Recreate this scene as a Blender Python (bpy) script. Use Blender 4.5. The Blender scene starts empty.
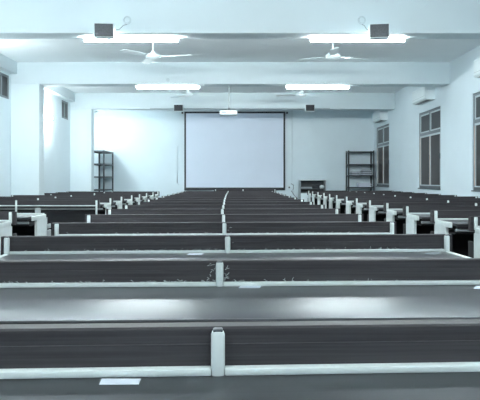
import bpy, bmesh, math, random
from mathutils import Vector, Matrix
random.seed(7)
S = bpy.context.scene
COL = S.collection
F, CX, HY, CZ = 600.0, 240.0, 180.0, 1.10      # lens in pixels, vanishing point, eye height
def PX(x, d): return (x - CX) * d / F           # pixel column at a distance -> metres
def PZ(y, d): return CZ - (y - HY) * d / F      # pixel row at a distance -> metres

# ------------------------------------------------------------------ materials
def mat(name, col, rough=.5, metal=0.0, spec=.5, emit=None, estr=0.0, coat=0.0, noise=None, bump=0.0, tint=None):
    m = bpy.data.materials.new(name); m.use_nodes = True
    nt = m.node_tree; b = nt.nodes['Principled BSDF']
    b.inputs['Base Color'].default_value = (*col, 1)
    b.inputs['Roughness'].default_value = rough
    b.inputs['Metallic'].default_value = metal
    b.inputs['Specular IOR Level'].default_value = spec
    b.inputs['Coat Weight'].default_value = coat
    if tint: b.inputs['Specular Tint'].default_value = (*tint, 1)
    if emit:
        b.inputs['Emission Color'].default_value = (*emit, 1)
        b.inputs['Emission Strength'].default_value = estr
    if noise:                                   # (scale xyz, amount)
        sc, amt = noise
        tc = nt.nodes.new('ShaderNodeTexCoord'); mp = nt.nodes.new('ShaderNodeMapping')
        mp.inputs['Scale'].default_value = sc
        nz = nt.nodes.new('ShaderNodeTexNoise'); nz.inputs['Scale'].default_value = 1.0
        nz.inputs['Detail'].default_value = 4.0
        nt.links.new(tc.outputs['Object'], mp.inputs['Vector'])
        nt.links.new(mp.outputs['Vector'], nz.inputs['Vector'])
        r = nt.nodes.new('ShaderNodeMapRange')
        r.inputs['From Min'].default_value = .3; r.inputs['From Max'].default_value = .7
        r.inputs['To Min'].default_value = 1 - amt; r.inputs['To Max'].default_value = 1 + amt
        nt.links.new(nz.outputs['Fac'], r.inputs['Value'])
        mx = nt.nodes.new('ShaderNodeVectorMath'); mx.operation = 'SCALE'
        mx.inputs[0].default_value = col
        nt.links.new(r.outputs['Result'], mx.inputs['Scale'])
        nt.links.new(mx.outputs['Vector'], b.inputs['Base Color'])
        if bump:
            bp = nt.nodes.new('ShaderNodeBump'); bp.inputs['Strength'].default_value = bump
            bp.inputs['Distance'].default_value = .002
            nt.links.new(nz.outputs['Fac'], bp.inputs['Height'])
            nt.links.new(bp.outputs['Normal'], b.inputs['Normal'])
    return m

M = dict(
    wall=mat('wall_paint', (.69, .785, .825), .36, spec=.4, noise=((1.3, 1.3, 1.3), .03)),
    ceil=mat('ceiling_paint', (.85, .90, .915), .6, noise=((.8, .8, .8), .03)),
    beam=mat('beam_paint', (.70, .785, .815), .65, spec=.2, noise=((1, 1, 1), .025)),
    lam=mat('dark_laminate', (.043, .040, .044), .6, spec=.18, noise=((3, 60, 160), .22), bump=.12),
    top=mat('dark_tabletop_laminate', (.031, .030, .033), .35, spec=.5, tint=(.70, .86, 1.0), noise=((4, 140, 60), .16), bump=.03),
    under=mat('black_underside_board', (.012, .012, .014), .7, spec=.2, noise=((5, 40, 40), .2)),
    edge=mat('edge_lipping', (.11, .115, .125), .35, noise=((9, 60, 60), .1)),
    steel=mat('white_painted_steel', (.63, .68, .672), .4, spec=.45, noise=((14, 14, 14), .05)),
    rail=mat('grey_rail_steel', (.34, .37, .38), .4, noise=((20, 20, 20), .06)),
    cap=mat('dark_plastic_cap', (.06, .07, .08), .5, noise=((30, 30, 30), .1)),
    tile=mat('floor_tiles', (.24, .25, .26), .45, noise=((2, 2, 2), .12)),
    lamp=mat('lamp_diffuser', (.9, .95, .95), .5, emit=(.90, .985, 1.0), estr=76),
    bulb=mat('bulb_glass', (.9, .95, .95), .5, emit=(.90, .985, 1.0), estr=185),
    white=mat('white_plastic', (.72, .80, .82), .4, noise=((12, 12, 12), .03)),
    offw=mat('offwhite_plastic', (.58, .66, .69), .45, noise=((12, 12, 12), .03)),
    grille=mat('speaker_grille', (.09, .097, .107), .55, spec=.5, noise=((160, 160, 160), .35)),
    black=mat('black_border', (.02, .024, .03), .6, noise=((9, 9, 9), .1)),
    screen=mat('projection_cloth', (.74, .80, .90), .75, spec=.2, noise=((2, 2, 2), .015)),
    alu=mat('grey_aluminium', (.20, .23, .245), .4, metal=.3, noise=((14, 14, 14), .06)),
    alul=mat('pale_aluminium', (.55, .62, .64), .4, metal=.2, noise=((14, 14, 14), .06)),
    wood=mat('beige_stile', (.56, .44, .38), .5, noise=((30, 30, 5), .12)),
    glass=mat('dark_tinted_glass', (.050, .053, .056), .3, spec=.22, noise=((1.5, 1.5, 1.5), .12)),
    glassb=mat('brown_tinted_glass', (.036, .032, .032), .3, spec=.2, noise=((1.5, 1.5, 1.5), .15)),
    rack=mat('dark_rack_steel', (.045, .052, .06), .45, metal=.3, noise=((20, 20, 20), .1)),
    gray=mat('grey_board', (.30, .34, .36), .5, noise=((6, 6, 6), .06)),
    dim=mat('dark_grey_board', (.10, .115, .125), .5, noise=((6, 6, 6), .06)),
    paper=mat('paper', (.62, .66, .74), .7, noise=((25, 25, 25), .04)),
    paperg=mat('grey_paper', (.22, .25, .27), .7, noise=((25, 25, 25), .12)),
    lint=mat('lint_fibres', (.55, .60, .60), .8, noise=((50, 50, 50), .1)),
    lens=mat('lens_glass', (.02, .02, .03), .08, noise=((9, 9, 9), .1)),
)

# ------------------------------------------------------------------ mesh helpers
def box(bm, x0, x1, y0, y1, z0, z1, bev=0.0, seg=2):
    vs = [bm.verts.new((x, y, z)) for x in (x0, x1) for y in (y0, y1) for z in (z0, z1)]
    fs = [(0,1,3,2), (4,6,7,5), (0,4,5,1), (2,3,7,6), (0,2,6,4), (1,5,7,3)]
    faces = [bm.faces.new([vs[i] for i in f]) for f in fs]
    if bev:
        es = list({e for f in faces for e in f.edges})
        bmesh.ops.bevel(bm, geom=es, offset=bev, segments=seg, affect='EDGES', profile=.5)
def prism(bm, pts, axis, a0, a1, bev=0.0):
    """extrude a closed 2-D outline along an axis ('x': pts are (y,z); 'y': (x,z); 'z': (x,y))"""
    def P(p, a):
        return {'x': (a, p[0], p[1]), 'y': (p[0], a, p[1]), 'z': (p[0], p[1], a)}[axis]
    A = [bm.verts.new(P(p, a0)) for p in pts]; B = [bm.verts.new(P(p, a1)) for p in pts]
    n = len(pts)
    fs = [bm.faces.new(A), bm.faces.new(B[::-1])]
    for i in range(n):
        fs.append(bm.faces.new((A[i], B[i], B[(i+1) % n], A[(i+1) % n])))
    if bev:
        es = list({e for f in fs for e in f.edges})
        bmesh.ops.bevel(bm, geom=es, offset=bev, segments=2, affect='EDGES', profile=.5)
def tube(bm, pts, r, n=8):
    pts = [Vector(p) for p in pts]; rings = []
    for i, p in enumerate(pts):
        t = (pts[min(i+1, len(pts)-1)] - pts[max(i-1, 0)]).normalized()
        u = t.cross(Vector((0, 0, 1)))
        if u.length < .01: u = t.cross(Vector((1, 0, 0)))
        u.normalize(); v = t.cross(u)
        rr = r[i] if isinstance(r, (list, tuple)) else r
        rings.append([bm.verts.new(p + u*rr*math.cos(k*2*math.pi/n) + v*rr*math.sin(k*2*math.pi/n)) for k in range(n)])
    for a, b in zip(rings, rings[1:]):
        for k in range(n): bm.faces.new((a[k], a[(k+1) % n], b[(k+1) % n], b[k]))
    bm.faces.new(rings[0][::-1]); bm.faces.new(rings[-1])
def lathe(bm, prof, cx=0, cy=0, n=24):
    rings = []
    for r, z in prof:
        rings.append([bm.verts.new((cx + r*math.cos(k*2*math.pi/n), cy + r*math.sin(k*2*math.pi/n), z)) for k in range(n)])
    for a, b in zip(rings, rings[1:]):
        for k in range(n): bm.faces.new((a[k], a[(k+1) % n], b[(k+1) % n], b[k]))
    bm.faces.new(rings[0][::-1]); bm.faces.new(rings[-1])
def obj(name, bm, m, parent=None, smooth=False, loc=None):
    bmesh.ops.recalc_face_normals(bm, faces=bm.faces)
    me = bpy.data.meshes.new(name); bm.to_mesh(me); bm.free()
    me.materials.append(M[m])
    if smooth:
        for p in me.polygons: p.use_smooth = True
        me.set_sharp_from_angle(angle=math.radians(40))
    o = bpy.data.objects.new(name, me); COL.objects.link(o)
    if parent: o.parent = parent
    if loc: o.location = loc
    return o
def B(name, m, parent, *boxes, bev=0.0, smooth=False):
    bm = bmesh.new()
    for b in boxes: box(bm, *b, bev=bev)
    return obj(name, bm, m, parent, smooth=smooth or bev > 0)
def tag(o, label, cat, group=None, kind=None):
    o['label'] = label; o['category'] = cat
    if group: o['group'] = group
    if kind: o['kind'] = kind
    return o
def thing(name, label, cat, loc=(0, 0, 0), rz=0.0, group=None):
    o = bpy.data.objects.new(name, None); COL.objects.link(o)
    o.empty_display_size = .1
    o.location = loc; o.rotation_euler = (0, 0, rz)
    return tag(o, label, cat, group)
def struct(o, label, cat):
    return tag(o, label, cat, kind='structure')
def copy_tree(o, parent=None):
    c = o.copy(); COL.objects.link(c)
    if parent: c.parent = parent
    for ch in list(o.children): copy_tree(ch, c)
    return c

# ------------------------------------------------------------------ room shell
XL, XR, YB, YF, ZC = -4.30, 3.93, -3.2, 17.62, 3.31
T = .22
struct(B('floor', 'tile', None, (XL-T, XR+T, YB-T, YF+T, -.15, 0)), 'dark grey floor under the rows of benches', 'floor')
struct(B('ceiling', 'ceil', None, (XL-T, XR+T, YB-T, YF+T, ZC, ZC+.15)), 'flat white painted ceiling between the cross beams', 'ceiling')
struct(B('wall_front', 'wall', None, (XL-T, XR+T, YF, YF+T, 0, ZC)), 'white painted wall behind the projection screen', 'wall')
struct(B('wall_back', 'wall', None, (XL-T, XR+T, YB-T, YB, 0, ZC)), 'white painted wall behind the camera', 'wall')
def side_wall(name, x0, x1, wins, label):
    bm = bmesh.new(); y = YB
    for (a, b, z0, z1) in wins:
        box(bm, x0, x1, y, a, 0, ZC)
        box(bm, x0, x1, a, b, 0, z0); box(bm, x0, x1, a, b, z1, ZC)
        y = b
    box(bm, x0, x1, y, YF, 0, ZC)
    struct(obj(name, bm, 'wall'), label, 'wall')
RW = [(.95, 2.40, .905, 2.56), (4.85, 6.30, .905, 2.56), (8.70, 10.15, .905, 2.56), (11.76, 13.20, .905, 2.56), (15.82, 17.30, .905, 2.60)]
LW = [(2.75, 3.30, 2.60, 3.04), (6.65, 7.20, 2.60, 3.04), (10.50, 11.17, 2.60, 3.04), (14.47, 15.02, 2.60, 3.04)]
side_wall('wall_right', XR, XR+T, RW, 'white painted right wall with tall dark windows')
side_wall('wall_left', XL-T, XL, LW, 'white painted left wall with small high windows')
# cross beams, pillars and the lintel beam above the left windows
BD = [-.40, 3.50, 7.35, 11.25, 15.20]
bnames = ['behind the camera', 'above the camera', 'nearest the camera in view', 'second in view, crossing the middle of the hall', 'farthest in view, just before the screen wall']
for i, d in enumerate(BD):
    struct(B('trim_%d' % (i+1), 'beam', None, (XL, XR, d, d+.32, 2.90, ZC), bev=.006), 'white concrete ceiling beam ' + bnames[i], 'beam')
    struct(B('trim_%d' % (i+6), 'beam', None, (XL, -3.765, d, d+.28, 0, 2.90), bev=.006), 'white square pillar on the left wall under the beam ' + bnames[i], 'pillar')
for i, (a, b) in enumerate([(-.04, 3.5), (3.86, 7.35), (7.71, 11.25), (11.61, 15.2), (15.56, YF)]):
    struct(B('trim_%d' % (i+11), 'beam', None, (XL, -4.18, a, b, 3.08, ZC)), 'shallow lintel beam along the left wall, bay %d from the camera' % i, 'beam')

def right_window(n, a, b, z0, z1, label):
    w = thing('window_%d' % n, label, 'window', (XR+.012, a, z0)); w['kind'] = 'structure'
    L, H = b-a, z1-z0; tz = 2.08 - z0; x0, x1 = 0, .06
    B('window_frame', 'alu', w, (x0, x1, .003, .05, .003, H-.003), (x0, x1, L-.05, L-.003, .003, H-.003), (x0, x1, .05, L-.05, .003, .05),
      (x0, x1, .05, L-.05, H-.05, H-.003), (x0-.008, x1, .05, L-.05, tz-.03, tz+.03), (x0, x1, L/2-.022, L/2+.022, tz+.03, H-.05), bev=.003)
    for k in (0, 1):
        y0, y1 = (.05, L/2-.022) if k == 0 else (L/2+.022, L-.05)
        f = B('fanlight', 'alul', w, (.012, .035, y0, y0+.03, tz+.03, H-.05), (.012, .035, y1-.03, y1, tz+.03, H-.05),
              (.012, .035, y0+.03, y1-.03, tz+.03, tz+.06), (.012, .035, y0+.03, y1-.03, H-.08, H-.05))
        B('pane', 'glass', f, (.02, .028, y0+.03, y1-.03, tz+.06, H-.08))
        y0, y1 = (.05, L/2) if k == 0 else (L/2, L-.05)
        s = B('sash', 'alul', w, (.004, .04, y0, y0+.035, .05, tz-.03), (.004, .04, y1-.035, y1, .05, tz-.03),
              (.004, .04, y0+.035, y1-.035, .05, .095), (.004, .04, y0+.035, y1-.035, tz-.065, tz-.03))
        B('pane', 'glassb', s, (.02, .028, y0+.035, y1-.035, .095, tz-.065))
        B('stile', 'wood', s, (-.004, .004, y1-.03, y1-.006, .1, tz-.07))
        B('latch', 'dim', s, (-.022, .004, y0+.012, y0+.024, .62, .72))
    B('bottom_rail', 'dim', w, (-.004, .0, .05, L-.05, .004, .075))
    B('window_sill', 'dim', w, (-.035, .0, .01, L-.01, .002, .022))
rl = ['dark window on the right wall beside and behind the camera', 'dark window on the right wall to the right of the camera',
      'dark tall window at the right edge of the photo, nearest in view',
      'dark tall four-pane window in the middle of the right wall, under the large air conditioner',
      'dark tall window at the far end of the right wall beside the metal rack']
for i, (a, b, z0, z1) in enumerate(RW): right_window(i+1, a, b, z0, z1, rl[i])
ll = ['small high window on the left wall above the camera', 'small high window on the left wall just outside the photo',
      'small high dark window at the left edge of the photo', 'small high dark window on the left wall beyond the second pillar']
for i, (a, b, z0, z1) in enumerate(LW):
    w = thing('window_%d' % (i+6), ll[i], 'window', (XL-.004, a, z0)); w['kind'] = 'structure'
    L, H = b-a, z1-z0
    B('window_frame', 'alu', w, (-.05, 0, .003, .04, .003, H-.003), (-.05, 0, L-.04, L-.003, .003, H-.003), (-.05, 0, .04, L-.04, .003, .04),
      (-.05, 0, .04, L-.04, H-.04, H-.003), (-.05, 0, L/2-.018, L/2+.018, .04, H-.04))
    B('pane', 'glass', w, (-.03, -.022, .04, L/2-.018, .04, H-.04)); B('pane', 'glass', w, (-.03, -.022, L/2+.018, L-.04, .04, H-.04))

# ------------------------------------------------------------------ bench desks
ZT, ZP, SZ = .750, .832, .7625       # table top, backrest top, top of white strip
def make_bench(W, label, group, table=True, posts=None, lift=0.0, back=True):
    h = W/2; e = h + .02
    t = thing('bench_desk', label, 'bench desk', group=group)
    zp = ZP + lift
    # backrest board behind the posts: two boards with a fine joint between them
    bm = bmesh.new()
    prism(bm, [(.0250, .722), (.0250, .8005), (.0256, .8012), (.0264, .8016), (.0264, zp-.004), (.029, zp), (.068, zp-.001), (.072, zp-.006), (.072, .722)], 'x', -e, e)
    if back: obj('backrest', bm, 'lam', t)
    else: bm.free()
    if posts is None: posts = (-h+.0125, -.016, h-.0125)
    for px in (posts if back else ()):
        bm = bmesh.new(); box(bm, px-.0125, px+.0125, 0, .025, .62 if not table else ZT-.02, zp-.002, bev=.0085)
        p = obj('post', bm, 'steel', t, smooth=True)
        B('cap', 'cap', p, (px-.009, px+.009, .004, .021, zp-.006, zp+.001), bev=.003)
    B('edge_strip', 'steel', t, *[(a+.0125, b-.0125, 0.001, .024, ZT, SZ) for a, b in zip(sorted(posts), sorted(posts)[1:])], bev=.002)
    if table:
        B('tabletop', 'top', t, (-h+.026, h-.026, -.452, .024, ZT-.022, ZT), bev=.0025)
        B('edge_lipping', 'edge', t, (-h+.026, h-.026, -.457, -.452, ZT-.007, ZT-.0005), bev=.0015)
        B('apron', 'under', t, (-h+.03, h-.03, -.450, -.442, ZT-.040, ZT-.0225))
        B('shelf_rail', 'rail', t, (-h+.03, h-.03, -.425, -.405, .682, .704), bev=.003)
        B('book_shelf', 'under', t, (-h+.03, h-.03, -.405, .0, .66, .672))
        for s in (-1, 1):
            x0, x1 = sorted((s*(h-.026), s*h))
            B('end_bracket', 'steel', t, (x0, x1, -.36, .0, ZT-.042, ZT+.002), bev=.003)
    for px, s in ((-h, 1), (h, -1)):
        x0, x1 = sorted((px, px+s*.026))
        bm = bmesh.new()
        if table: prism(bm, [(.02, 0), (.02, ZT-.04), (-.27, ZT-.04), (-.27, .06), (-.30, 0)], 'x', x0, x1, bev=.003)
        else: prism(bm, [(.024, 0), (.024, .62), (-.01, .62), (-.01, 0)], 'x', x0, x1, bev=.003)
        obj('leg', bm, 'steel', t)
        if back: B('seat_support', 'under', t, (x0+.004, x1-.004, .09, .36, 0, .42), (x0+.004, x1-.004, .026, .14, .42, .64), bev=.003)
        else: B('brace_plate', 'rail', t, (x0+.004, x1-.004, .026, .17, .50, .585), (x0+.004, x1-.004, .026, .17, .60, .645), (x0+.004, x1-.004, .026, .05, .0, .72), bev=.003)
    B('leg', 'steel', t, (-.013, .013, -.02, .02, 0, .66 if table else .62), bev=.003)
    B('modesty_panel', 'under', t, (-h+.028, h-.028, .026, .040, .12, .685))
    if back: B('seat', 'lam', t, (-h+.01, h-.01, .08, .38, .42, .445), bev=.004)
    return t
ORD = ['first', 'second', 'third', 'fourth', 'fifth', 'sixth', 'seventh', 'eighth', 'ninth', 'tenth', 'eleventh', 'twelfth',
       'thirteenth', 'fourteenth', 'fifteenth', 'sixteenth', 'seventeenth']
W0 = 2.14
proto = make_bench(W0, 'x', 'x')
used = []
def place(x, y, rz, label, group, src=None):
    if src is None:
        if not used: o = proto; used.append(1)
        else: o = copy_tree(proto)
    else: o = src
    o.location = (x, y, 0); o.rotation_euler = (0, 0, math.radians(rz))
    o['label'] = label; o['group'] = group
    return o
GM, GL, GR = 'bench desks of the middle block', 'bench desks of the left block', 'bench desks of the right block'
mids = [218, 219.7, 227.8, 224.5, 223.6, 222.3, 223.2, 224, 224.4, 225, 225.6, 226, 226.6, 227.2, 227.8, 228.2]
yaw = [2.7, 2.1, 3.0, 3.2, 2.6, 2.3, 1.8, 2.0, 1.6, 1.6, 1.4, 1.4, 1.2, 1.2, 1.0, 1.0]
middle = []
for k in range(16):
    d = (1.19 + k) * .9 - (.001 if k == 0 else 0)
    if k == 0: lab = 'dark bench desk nearest the camera in the middle block, white slip on its top'
    elif k == 1: lab = 'dark bench desk in the second row of the middle block, bright reflection across its top'
    else: lab = 'dark bench desk with white steel posts, %s row from the camera in the middle block' % ORD[k]
    middle.append(place(PX(mids[k], d)+.016, d, yaw[k], lab, GM))
# the shorter front bench before the screen
fb = make_bench(1.60, 'x', 'x', posts=(PX(215.5, 15.75)-.13, PX(243, 15.75)-.13, PX(275, 15.75)-.13), lift=.025)
place(.13, 15.75, 0, 'short dark front bench desk right below the projection screen', GM, fb)
for k in range(13):
    d = (4.85 + k) * .9 + (.05 if k == 0 else 0)
    lab = 'dark bench desk nearest the camera in the right block, cut by the photo edge' if k == 0 else \
          'dark bench desk with white end leg, %s row from the camera in the right block' % ORD[k]
    if k == 12: lab = 'dark bench desk with white end leg, farthest row of the right block'
    place(1.722 + W0/2 + random.uniform(-.012, .012), d + random.uniform(-.03, .03), random.uniform(-.3, .5), lab, GR)
place(-1.925 - W0/2, 5.05, 0, 'dark bench desk at the left photo edge, nearest row of the left block', GL)
nb = make_bench(W0, 'x', 'x', back=False)
B('corner_plate', 'rail', nb, (W0/2-.125, W0/2-.066, .026, .034, .66, .815), bev=.003)
place(-1.97 - W0/2, 6.1, 0, 'dark desk with no backrest and white end leg, second row of the left block', GL, nb)
ob = make_bench(W0, 'x', 'x', table=False)
place(-1.907 - W0/2, 8.01, 0, 'open-backed dark bench without desk top and with long white strip, in the left block', GL, ob)
LD = [8.88, 9.74, 10.62, 11.47, 12.33, 13.20, 14.07]
for k, d in enumerate(LD):
    lab = 'dark bench desk, %s row behind the open-backed bench in the left block' % ORD[k]
    if k == 3:
        sh = make_bench(1.72, 'x', 'x')
        place(-1.91 - .86, d, 0, 'shorter dark bench desk ending at the left pillar, fourth behind the open-backed bench', GL, sh)
    else:
        place(-1.91 + random.uniform(-.01, .01) - W0/2, d, random.uniform(-.2, .2), lab, GL)

# ------------------------------------------------------------------ slips of paper and lint on the near desks
def slip(row, px0, px1, y0, y1, label, m='paper'):
    d0, d1 = (CZ-ZT)*F/(y0-HY), (CZ-ZT)*F/(y1-HY)
    bm = bmesh.new()
    x = [PX(px0, d0), PX(px1, d0), PX(px1-2.5, d1), PX(px0-2.5, d1)]
    prism(bm, [(x[0], d0), (x[1], d0), (x[2], d1), (x[3], d1)], 'z', ZT+.0003, ZT+.0013)
    o = obj('paper_slip', bm, m); tag(o, label, 'paper slip', 'paper slips on the desks')
slip(0, 101.7, 141, 379.3, 385, 'white paper slip lying on the desk nearest the camera')
slip(1, 241, 262, 285.6, 288.2, 'white paper slip by the white strip of the second middle desk, right of its post')
slip(1, 476, 486, 286, 289, 'white paper slip at the right photo edge on the second middle desk')
slip(2, 189, 204, 253.6, 255, 'white paper slip on the third middle desk, left of its post')
slip(2, 427, 441, 252.6, 254.4, 'grey paper slip at the right end of the third middle desk', 'paperg')
def lint(k, n, spots, label):
    """loose fibres caught along the white strip"""
    b = middle[k]; bm = bmesh.new()
    for i in range(n):
        c, sp = random.choice(spots)
        x = c + random.gauss(0, sp); z = SZ + .0005; y = .010
        if abs(x+.016) < .035: z += random.uniform(0, .06); y = -.002
        if abs(x) > W0/2-.03: continue
        p = Vector((x, y, z)); pts = [p]
        dirv = Vector((random.uniform(-1, 1), random.uniform(-.25, .1), random.uniform(.0, .9)))
        L = random.uniform(.004, .016)
        for s in range(3):
            p = p + dirv.normalized()*L/3; dirv += Vector((random.uniform(-.6, .6), 0, random.uniform(-.8, .3))); pts.append(p.copy())
            p.z = max(p.z, SZ+.0006); pts[-1].z = p.z
        tube(bm, pts, .0006, 4)
    o = obj('lint', bm, 'lint'); o.location = b.location; o.rotation_euler = b.rotation_euler
    tag(o, label, 'lint', 'lint on the desks', kind='stuff')
lint(1, 170, [(-.03, .03), (.04, .04), (-.5, .2), (.45, .12), (.2, .15), (-.2, .1), (-.75, .1)], 'pale fluff along the white strip of the second middle desk')
lint(2, 170, [(-.6, .2), (-.3, .15), (-.1, .1), (.4, .15), (.75, .15)], 'pale fluff along the white strip of the third middle desk')
lint(3, 90, [(-.5, .2), (.1, .2), (.6, .2)], 'pale fluff along the white strip of the fourth middle desk')

# ------------------------------------------------------------------ lamps
def make_batten(L=1.22):
    t = thing('tube_light', 'x', 'tube light', group='tube lights')
    B('housing', 'white', t, (-L/2, L/2, -.02, .02, -.012, 0), bev=.003)
    bm = bmesh.new()
    tube(bm, [(-L/2+.02, 0, -.029), (L/2-.02, 0, -.027)], .013, 12)
    obj('tube', bm, 'lamp', t, smooth=True)
    for s in (-1, 1):
        B('lamp_holder', 'white', t, *[tuple(sorted((s*(L/2-.02), s*L/2))) + (-.016, .016, -.047, -.012)], bev=.003)
    return t
bat = make_batten(); first = [True]
def lamp(x, y, z, label, rot=None):
    o = bat if first[0] else copy_tree(bat); first[0] = False
    o.location = (x, y, z); o['label'] = label
    if rot: o.rotation_euler = rot
    return o
for d, where in ((7.64, 'the near ceiling beam'), (11.54, 'the second ceiling beam'), (3.79, 'the beam above the camera'), (-.11, 'the beam behind the camera')):
    lamp(-1.385, d, 2.90, 'glowing white tube light under %s, left of the aisle' % where)
    lamp(1.495, d, 2.90, 'glowing white tube light under %s, right of the aisle' % where)
# compact bulbs on short wall holders, one behind each left pillar
def make_bulb():
    t = thing('wall_lamp', 'x', 'wall lamp', group='bulb lamps on the left wall')
    bm = bmesh.new(); tube(bm, [(0, 0, 0), (.015, 0, 0)], .05, 20); obj('rose', bm, 'white', t, smooth=True)
    bm = bmesh.new(); tube(bm, [(.015, 0, 0), (.06, 0, 0)], .024, 16); obj('holder', bm, 'white', t, smooth=True)
    bm = bmesh.new(); prof = [(.060, .016), (.075, .020), (.09, .026), (.115, .032), (.14, .031), (.16, .021), (.17, .008)]
    tube(bm, [(x, 0, 0) for x, r in prof], [r for x, r in prof], 18); obj('bulb', bm, 'bulb', t, smooth=True)
    return t
blb = make_bulb()
for i, (y, z, lab) in enumerate([(13.22, 2.46, 'glowing white bulb on the left wall just beyond the second pillar'),
                                 (16.0, 2.54, 'glowing white bulb on the left wall hidden behind the far pillar'),
                                 (9.15, 2.45, 'glowing white bulb on the left wall beyond the pillar nearest the camera'),
                                 (5.30, 2.45, 'glowing white bulb on the left wall beside the camera')]):
    o = blb if i == 0 else copy_tree(blb)
    o.location = (XL, y, z); o['label'] = lab

# ------------------------------------------------------------------ ceiling fans
def make_fan():
    t = thing('ceiling_fan', 'x', 'ceiling fan', group='ceiling fans')
    bm = bmesh.new(); lathe(bm, [(.02, -.09), (.05, -.08), (.06, -.02), (.06, 0)]); obj('canopy', bm, 'white', t, smooth=True)
    bm = bmesh.new(); tube(bm, [(0, 0, -.08), (0, 0, -.27)], .012, 10); obj('rod', bm, 'white', t, smooth=True)
    bm = bmesh.new(); lathe(bm, [(.02, -.235), (.035, -.25), (.045, -.275), (.10, -.285), (.112, -.30), (.112, -.325), (.09, -.345), (.05, -.36), (.02, -.365)])
    obj('motor', bm, 'white', t, smooth=True)
    for k in range(3):
        bm = bmesh.new()
        prism(bm, [(.15, -.048), (.30, -.062), (.58, -.058), (.60, -.03), (.60, .03), (.58, .058), (.30, .058), (.15, .045)], 'z', -.004, 0, bev=.001)
        bmesh.ops.rotate(bm, verts=bm.verts, cent=(0, 0, 0), matrix=Matrix.Rotation(math.radians(9), 3, 'X'))
        b = obj('blade', bm, 'white', t); b.location = (0, 0, -.315); b.rotation_euler = (0, 0, k*2*math.pi/3)
        bm = bmesh.new(); prism(bm, [(.09, -.02), (.17, -.03), (.20, 0), (.17, .03), (.09, .02)], 'z', .001, .005)
        h = obj('blade_arm', bm, 'offw', b)
    return t
fan = make_fan()
for i, (x, y, a, lab) in enumerate([(PX(153, 9.2), 9.2, -10, 'white three-blade ceiling fan beyond the near beam, left of the aisle'),
                                    (PX(333, 9.2), 9.2, 143, 'white three-blade ceiling fan beyond the near beam, right of the aisle'),
                                    (PX(188, 13.3), 13.3, 15, 'small distant white ceiling fan above the left edge of the screen'),
                                    (PX(302, 13.3), 13.3, 40, 'small distant white ceiling fan above the right edge of the screen')]):
    o = fan if i == 0 else copy_tree(fan)
    o.location = (x, y, ZC); o.rotation_euler = (0, 0, math.radians(a)); o['label'] = lab

# ------------------------------------------------------------------ loudspeakers with their cables
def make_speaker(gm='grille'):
    t = thing('loudspeaker', 'x', 'loudspeaker', group='loudspeakers')
    B('cabinet', 'white', t, (-.118, .118, -.17, 0, -.085, .085), bev=.008)
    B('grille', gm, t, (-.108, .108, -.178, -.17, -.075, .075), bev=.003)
    B('bracket', 'offw', t, (-.02, .02, 0, .05, -.03, .03), (-.05, .05, .045, .055, -.05, .05))
    return t
sp = make_speaker()
sps = [(PX(104, 7.2), 7.295, PZ(28.5, 7.1), 5, 'dark fronted loudspeaker on the near beam above the left tube light'),
       (PX(380, 7.2), 7.295, PZ(29, 7.1), -8, 'dark fronted loudspeaker on the near beam above the right tube light'),
       (PX(178.5, 15.0), 15.145, PZ(107.5, 15.0), 0, 'small dark loudspeaker on the far beam left of the screen'),
       (PX(310, 15.0), 15.145, PZ(107.5, 15.0), 0, 'small dark loudspeaker on the far beam right of the screen')]
for i, (x, y, z, a, lab) in enumerate(sps):
    o = sp if i == 0 else make_speaker('black') if i == 2 else copy_tree(sp if i == 1 else sp_shaded)  # far pair: weaker light there is put into a blacker grille colour
    if i == 2: sp_shaded = o
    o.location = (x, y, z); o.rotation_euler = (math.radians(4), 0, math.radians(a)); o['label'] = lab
def spk_cable(x0, xs, s, label):
    t = thing('speaker_cable', label, 'cable', (x0, 7.345, PZ(21, 7.35)), group='speaker cables')
    bm = bmesh.new()
    for f in range(2):
        pts = []
        for i in range(15):
            a = i*2*math.pi/14
            pts.append((math.cos(a)*(.045-.01*f), -.012-.01*f, math.sin(a)*(.05-.012*f)+.005))
        tube(bm, pts, .004, 6)
    obj('coil', bm, 'offw', t, smooth=True)
    bm = bmesh.new(); dx = xs-x0
    tube(bm, [(0, -.012, -.045), (dx*.3, -.02, -.06), (dx*.6, -.03, -.11), (dx*.85, -.04, -.12), (dx, -.05, -.09)], .004, 6)
    obj('lead', bm, 'gray', t, smooth=True)
spk_cable(PX(127.5, 7.35), PX(115, 7.35), -1, 'coiled pale cable on the near beam beside the left loudspeaker')
spk_cable(PX(361.5, 7.35), PX(369, 7.35), 1, 'coiled pale cable on the near beam beside the right loudspeaker')
# junction cover on the second beam
bm = bmesh.new(); tube(bm, [(0, 0, 0), (0, -.02, 0)], .035, 16)
tag(obj('junction_box', bm, 'offw', smooth=True, loc=(PX(168, 11.25), 11.249, PZ(80, 11.25))), 'small round white junction box on the second ceiling beam', 'junction box')

# ------------------------------------------------------------------ air conditioners on the right wall
def make_ac():
    t = thing('air_conditioner', 'x', 'air conditioner', group='wall air conditioners')
    bm = bmesh.new()        # profile in (x,z): wall side x=0, room side negative
    prism(bm, [(0, 0), (0, .28), (-.19, .28), (-.205, .265), (-.205, .035), (-.175, 0)], 'y', -.45, .45, bev=.004)
    obj('casing', bm, 'white', t)
    B('louvre', 'dim', t, (-.092, -.075, -.40, .40, -.003, .004))
    B('flap', 'gray', t, (-.165, -.105, -.40, .40, -.006, .003))
    B('seam', 'gray', t, (-.2065, -.204, -.44, .44, .075, .079))
    return t
ac = make_ac()
for i, (y, z, lab) in enumerate([(9.12, 2.725, 'white wall air conditioner cut by the right photo edge'),
                                 (12.53, 2.725, 'white wall air conditioner above the middle window of the right wall'),
                                 (16.42, 2.70, 'white wall air conditioner at the far end of the right wall')]):
    o = ac if i == 0 else copy_tree(ac)
    o.location = (XR, y, z); o['label'] = lab

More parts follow.
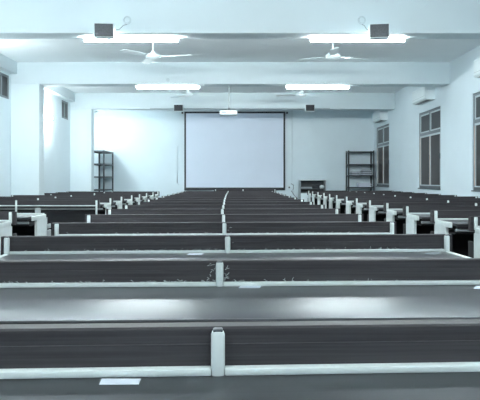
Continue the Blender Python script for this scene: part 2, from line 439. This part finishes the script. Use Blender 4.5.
# ------------------------------------------------------------------ projection screen and projector
D = 17.56
x0, x1, z0, z1 = PX(184.3, D), PX(285.2, D), PZ(189.6, D), PZ(111.6, D)
t = thing('projection_screen', 'large pale blue projection screen with black border on the far wall', 'projection screen', ((x0+x1)/2, D, z0))
w = (x1-x0)/2; hh = z1-z0
B('border', 'black', t, (-w, w, 0, .012, 0, hh))
B('cloth', 'screen', t, (-w+.052, w-.052, -.004, 0, .06, hh-.05))
B('roller_case', 'white', t, (-w-.06, w+.06, -.03, .05, hh, hh+.10), bev=.01)
B('bottom_bar', 'black', t, (-w, w, -.012, .016, -.02, .02), bev=.004)
for s in (-1, 1): B('hook', 'black', t, (s*(w+.055)-.025, s*(w+.055)+.025, -.02, .03, hh-.06, hh-.01))
d = 13.0
t = thing('projector', 'small white projector hanging on a thin pole in front of the screen top', 'projector', (PX(228.5, d), d, PZ(115.3, d)))
B('body', 'white', t, (-.185, .185, -.14, .14, 0, .095), bev=.015)
bm = bmesh.new(); tube(bm, [(.08, .13, .05), (.08, .17, .05)], .035, 14); obj('lens', bm, 'lens', t, smooth=True)
B('vent', 'gray', t, (-.15, -.05, -.144, -.139, .03, .07))
bm = bmesh.new(); tube(bm, [(.01, 0, .15), (.01, 0, ZC-PZ(115.3, d))], .013, 10); obj('pole', bm, 'gray', t, smooth=True)
B('mount', 'dim', t, (-.04, .06, -.04, .04, .095, .11), (-.015, .035, -.025, .025, .11, .16), bev=.003)

# cable runs on the far wall
def run(name, pts, r, label, m='gray', cat='cable'):
    bm = bmesh.new(); tube(bm, pts, r, 6); tag(obj(name, bm, m, smooth=True), label, cat)
yw = YF - .009
run('wall_conduit', [(PX(292, yw), yw, 3.25), (PX(292, yw), yw, PZ(182, yw))], .009, 'thin vertical cable conduit on the far wall right of the screen', 'offw', 'conduit')
run('wall_cable', [(PX(178, yw), yw, PZ(146, yw)), (PX(177.2, yw), yw, PZ(148, yw)), (PX(177.2, yw), yw, PZ(183, yw)), (PX(179, yw), yw, PZ(185, yw))], .008, 'thin vertical cable on the far wall left of the screen', 'offw')
run('hanging_cable', [(PX(291, yw), yw, PZ(183.5, yw)), (PX(293.4, yw), yw-.01, PZ(185, yw)), (PX(293.3, yw), yw-.01, PZ(189, yw)), (PX(291.5, yw), yw-.01, PZ(191, yw)), (PX(294, yw), yw-.01, PZ(195, yw)), (PX(298, yw), yw-.01, PZ(199, yw))], .009, 'looped dark cable hanging below the socket right of the screen', 'dim')
t = thing('wall_socket', 'small white wall socket with dark plug right of the screen', 'socket', (PX(290, YF), YF, PZ(187.3, YF)))
B('plate', 'white', t, (-.06, .06, -.012, 0, -.05, .05), bev=.004)
B('plug', 'black', t, (-.045, -.005, -.045, -.012, -.025, .02), bev=.006)
run('beam_cable', [(PX(150, 15.19), 15.188, 2.915), (PX(200, 15.19), 15.188, 2.912), (PX(262, 15.19), 15.188, 2.916), (PX(330, 15.19), 15.188, 2.913)], .008, 'thin cable along the bottom edge of the far beam', 'gray')

# ------------------------------------------------------------------ metal racks
def make_rack(name, label, loc, W, Dp, H, shelves, back=False):
    """W along local x, Dp along local y, posts at the corners"""
    t = thing(name, label, 'rack', loc)
    for x in (0, W):
        for y in (0, Dp):
            a, b = (0, .04) if x == 0 else (-.04, 0); c, e = (0, .04) if y == 0 else (-.04, 0)
            sx = 1 if x == 0 else -1; sy = 1 if y == 0 else -1
            bm = bmesh.new()      # angle-iron section
            prism(bm, [(x, y), (x+sx*.04, y), (x+sx*.04, y+sy*.004), (x+sx*.004, y+sy*.004), (x+sx*.004, y+sy*.04), (x, y+sy*.04)], 'z', 0, H)
            obj('post', bm, 'rack', t)
    for z in shelves:
        bm = bmesh.new(); box(bm, .005, W-.005, .005, Dp-.005, z-.004, z)
        box(bm, .005, W-.005, .005, .012, z-.04, z-.004); box(bm, .005, W-.005, Dp-.012, Dp-.005, z-.04, z-.004)
        box(bm, .005, .012, .012, Dp-.012, z-.04, z-.004); box(bm, W-.012, W-.005, .012, Dp-.012, z-.04, z-.004)
        obj('shelf', bm, 'rack', t)
    return t
make_rack('metal_rack', 'empty dark metal shelf rack in the far left corner beside the pillar', (-4.12, 16.32, 0), .43, 1.18, 1.91, (.12, .47, .84, 1.20, 1.55, 1.905))
d = 17.18
rx = PX(348, d); rw = PX(374.5, d)-rx
make_rack('metal_rack', 'dark metal shelf rack with papers in the far right corner beside the window', (rx, d, 0), rw, .38, PZ(150.5, d), (.10, PZ(185.5+1.5, d), PZ(175, d), PZ(164, d), PZ(151.3, d)))
zs = PZ(175, d)
def pile(x, y, w, dd, n, z, label, m, th=.019):
    t = thing('paper_pile', label, 'paper pile', (x, y, z), group='papers on the right rack')
    zz = 0.0005
    for i in range(n):
        bm = bmesh.new(); jx, jy = random.uniform(-.03, .03), random.uniform(-.02, .02)
        box(bm, jx-w/2, jx+w/2, jy-dd/2, jy+dd/2, zz, zz+th); zz += th+.0004
        o = obj('sheaf', bm, m if i % 3 else 'paper', t); 
pile(rx+.24, d+.18, .24, .26, 5, zs, 'low pile of grey papers on the left of the rack shelf', 'paperg')
pile(rx+.57, d+.18, .26, .26, 8, zs, 'taller pile of grey papers on the right of the rack shelf', 'paperg')
zs = PZ(187, d)
pile(rx+.50, d+.18, .34, .26, 6, zs, 'pale pile of papers on the lower rack shelf', 'paper')

# ------------------------------------------------------------------ open cabinet below the right of the screen
d = 16.9
ax, bx, zt = PX(300, d), PX(326, d), PZ(179.4, d)
cw = bx-ax; zo = PZ(192.4, d); zm = PZ(188.6, d)
t = thing('open_cabinet', 'low pale cabinet with an open dark compartment by the far wall', 'cabinet', (ax, d, 0))
B('body', 'gray', t, (0, .025, 0, .45, 0, zt-.03), (cw-.025, cw, 0, .45, 0, zt-.03), (.025, cw-.025, .43, .45, 0, zo-.021))
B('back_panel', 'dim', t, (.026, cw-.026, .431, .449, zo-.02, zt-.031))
B('top', 'white', t, (-.01, cw+.01, -.02, .46, zt-.03, zt), bev=.004)
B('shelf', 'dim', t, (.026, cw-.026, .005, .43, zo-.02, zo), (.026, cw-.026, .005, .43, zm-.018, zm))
B('front_panel', 'white', t, (.026, cw-.026, .002, .02, .0, zo-.021))
def item(name, m, label, cat, *boxes, bev=.006):
    o = B(name, m, None, *boxes, bev=bev); tag(o, label, cat)
item('flat_box', 'gray', 'grey flat box lying in the open cabinet', 'box', (ax+.05, ax+.34, d+.05, d+.22, zm+.0005, zm+.045))
item('equipment_case', 'black', 'black equipment case on the right inside the open cabinet', 'case', (ax+.36, ax+.55, d+.05, d+.22, zm+.0005, zm+.10))
bm = bmesh.new()
bmesh.ops.create_icosphere(bm, subdivisions=3, radius=1)
for v in bm.verts:
    n = 1 + .22*math.sin(v.co.x*5+v.co.z*3)*math.cos(v.co.y*6) + .08*math.sin(v.co.z*13)
    v.co = Vector((v.co.x*.058*n, v.co.y*.05*n, max(v.co.z, -.75)*.052*n))
zmin = min(v.co.z for v in bm.verts)
tag(obj('plastic_bag', bm, 'white', smooth=True, loc=(ax+.632, d+.12, zm-zmin+.0005)), 'small crumpled white bag at the right end of the open cabinet', 'bag')

# ------------------------------------------------------------------ world, camera, view
wd = bpy.data.worlds.new('dusk'); S.world = wd; wd.use_nodes = True
wd.node_tree.nodes['Background'].inputs[0].default_value = (.25, .32, .38, 1)
wd.node_tree.nodes['Background'].inputs[1].default_value = .3
cd = bpy.data.cameras.new('camera'); cam = bpy.data.objects.new('camera', cd); COL.objects.link(cam)
cam.location = (0, 0, CZ); cam.rotation_euler = (math.pi/2, 0, 0)
cd.sensor_fit = 'HORIZONTAL'; cd.sensor_width = 36; cd.lens = 36*F/480
cd.shift_y = -(200-HY)/480; cd.clip_start = .05
S.camera = cam
S.view_settings.view_transform = 'Standard'; S.view_settings.look = 'None'
S.view_settings.gamma = 1; S.view_settings.use_curve_mapping = False
S.view_settings.exposure = 2.45
S.cycles.max_bounces = 10; S.cycles.diffuse_bounces = 7
S.cycles.use_denoising = True
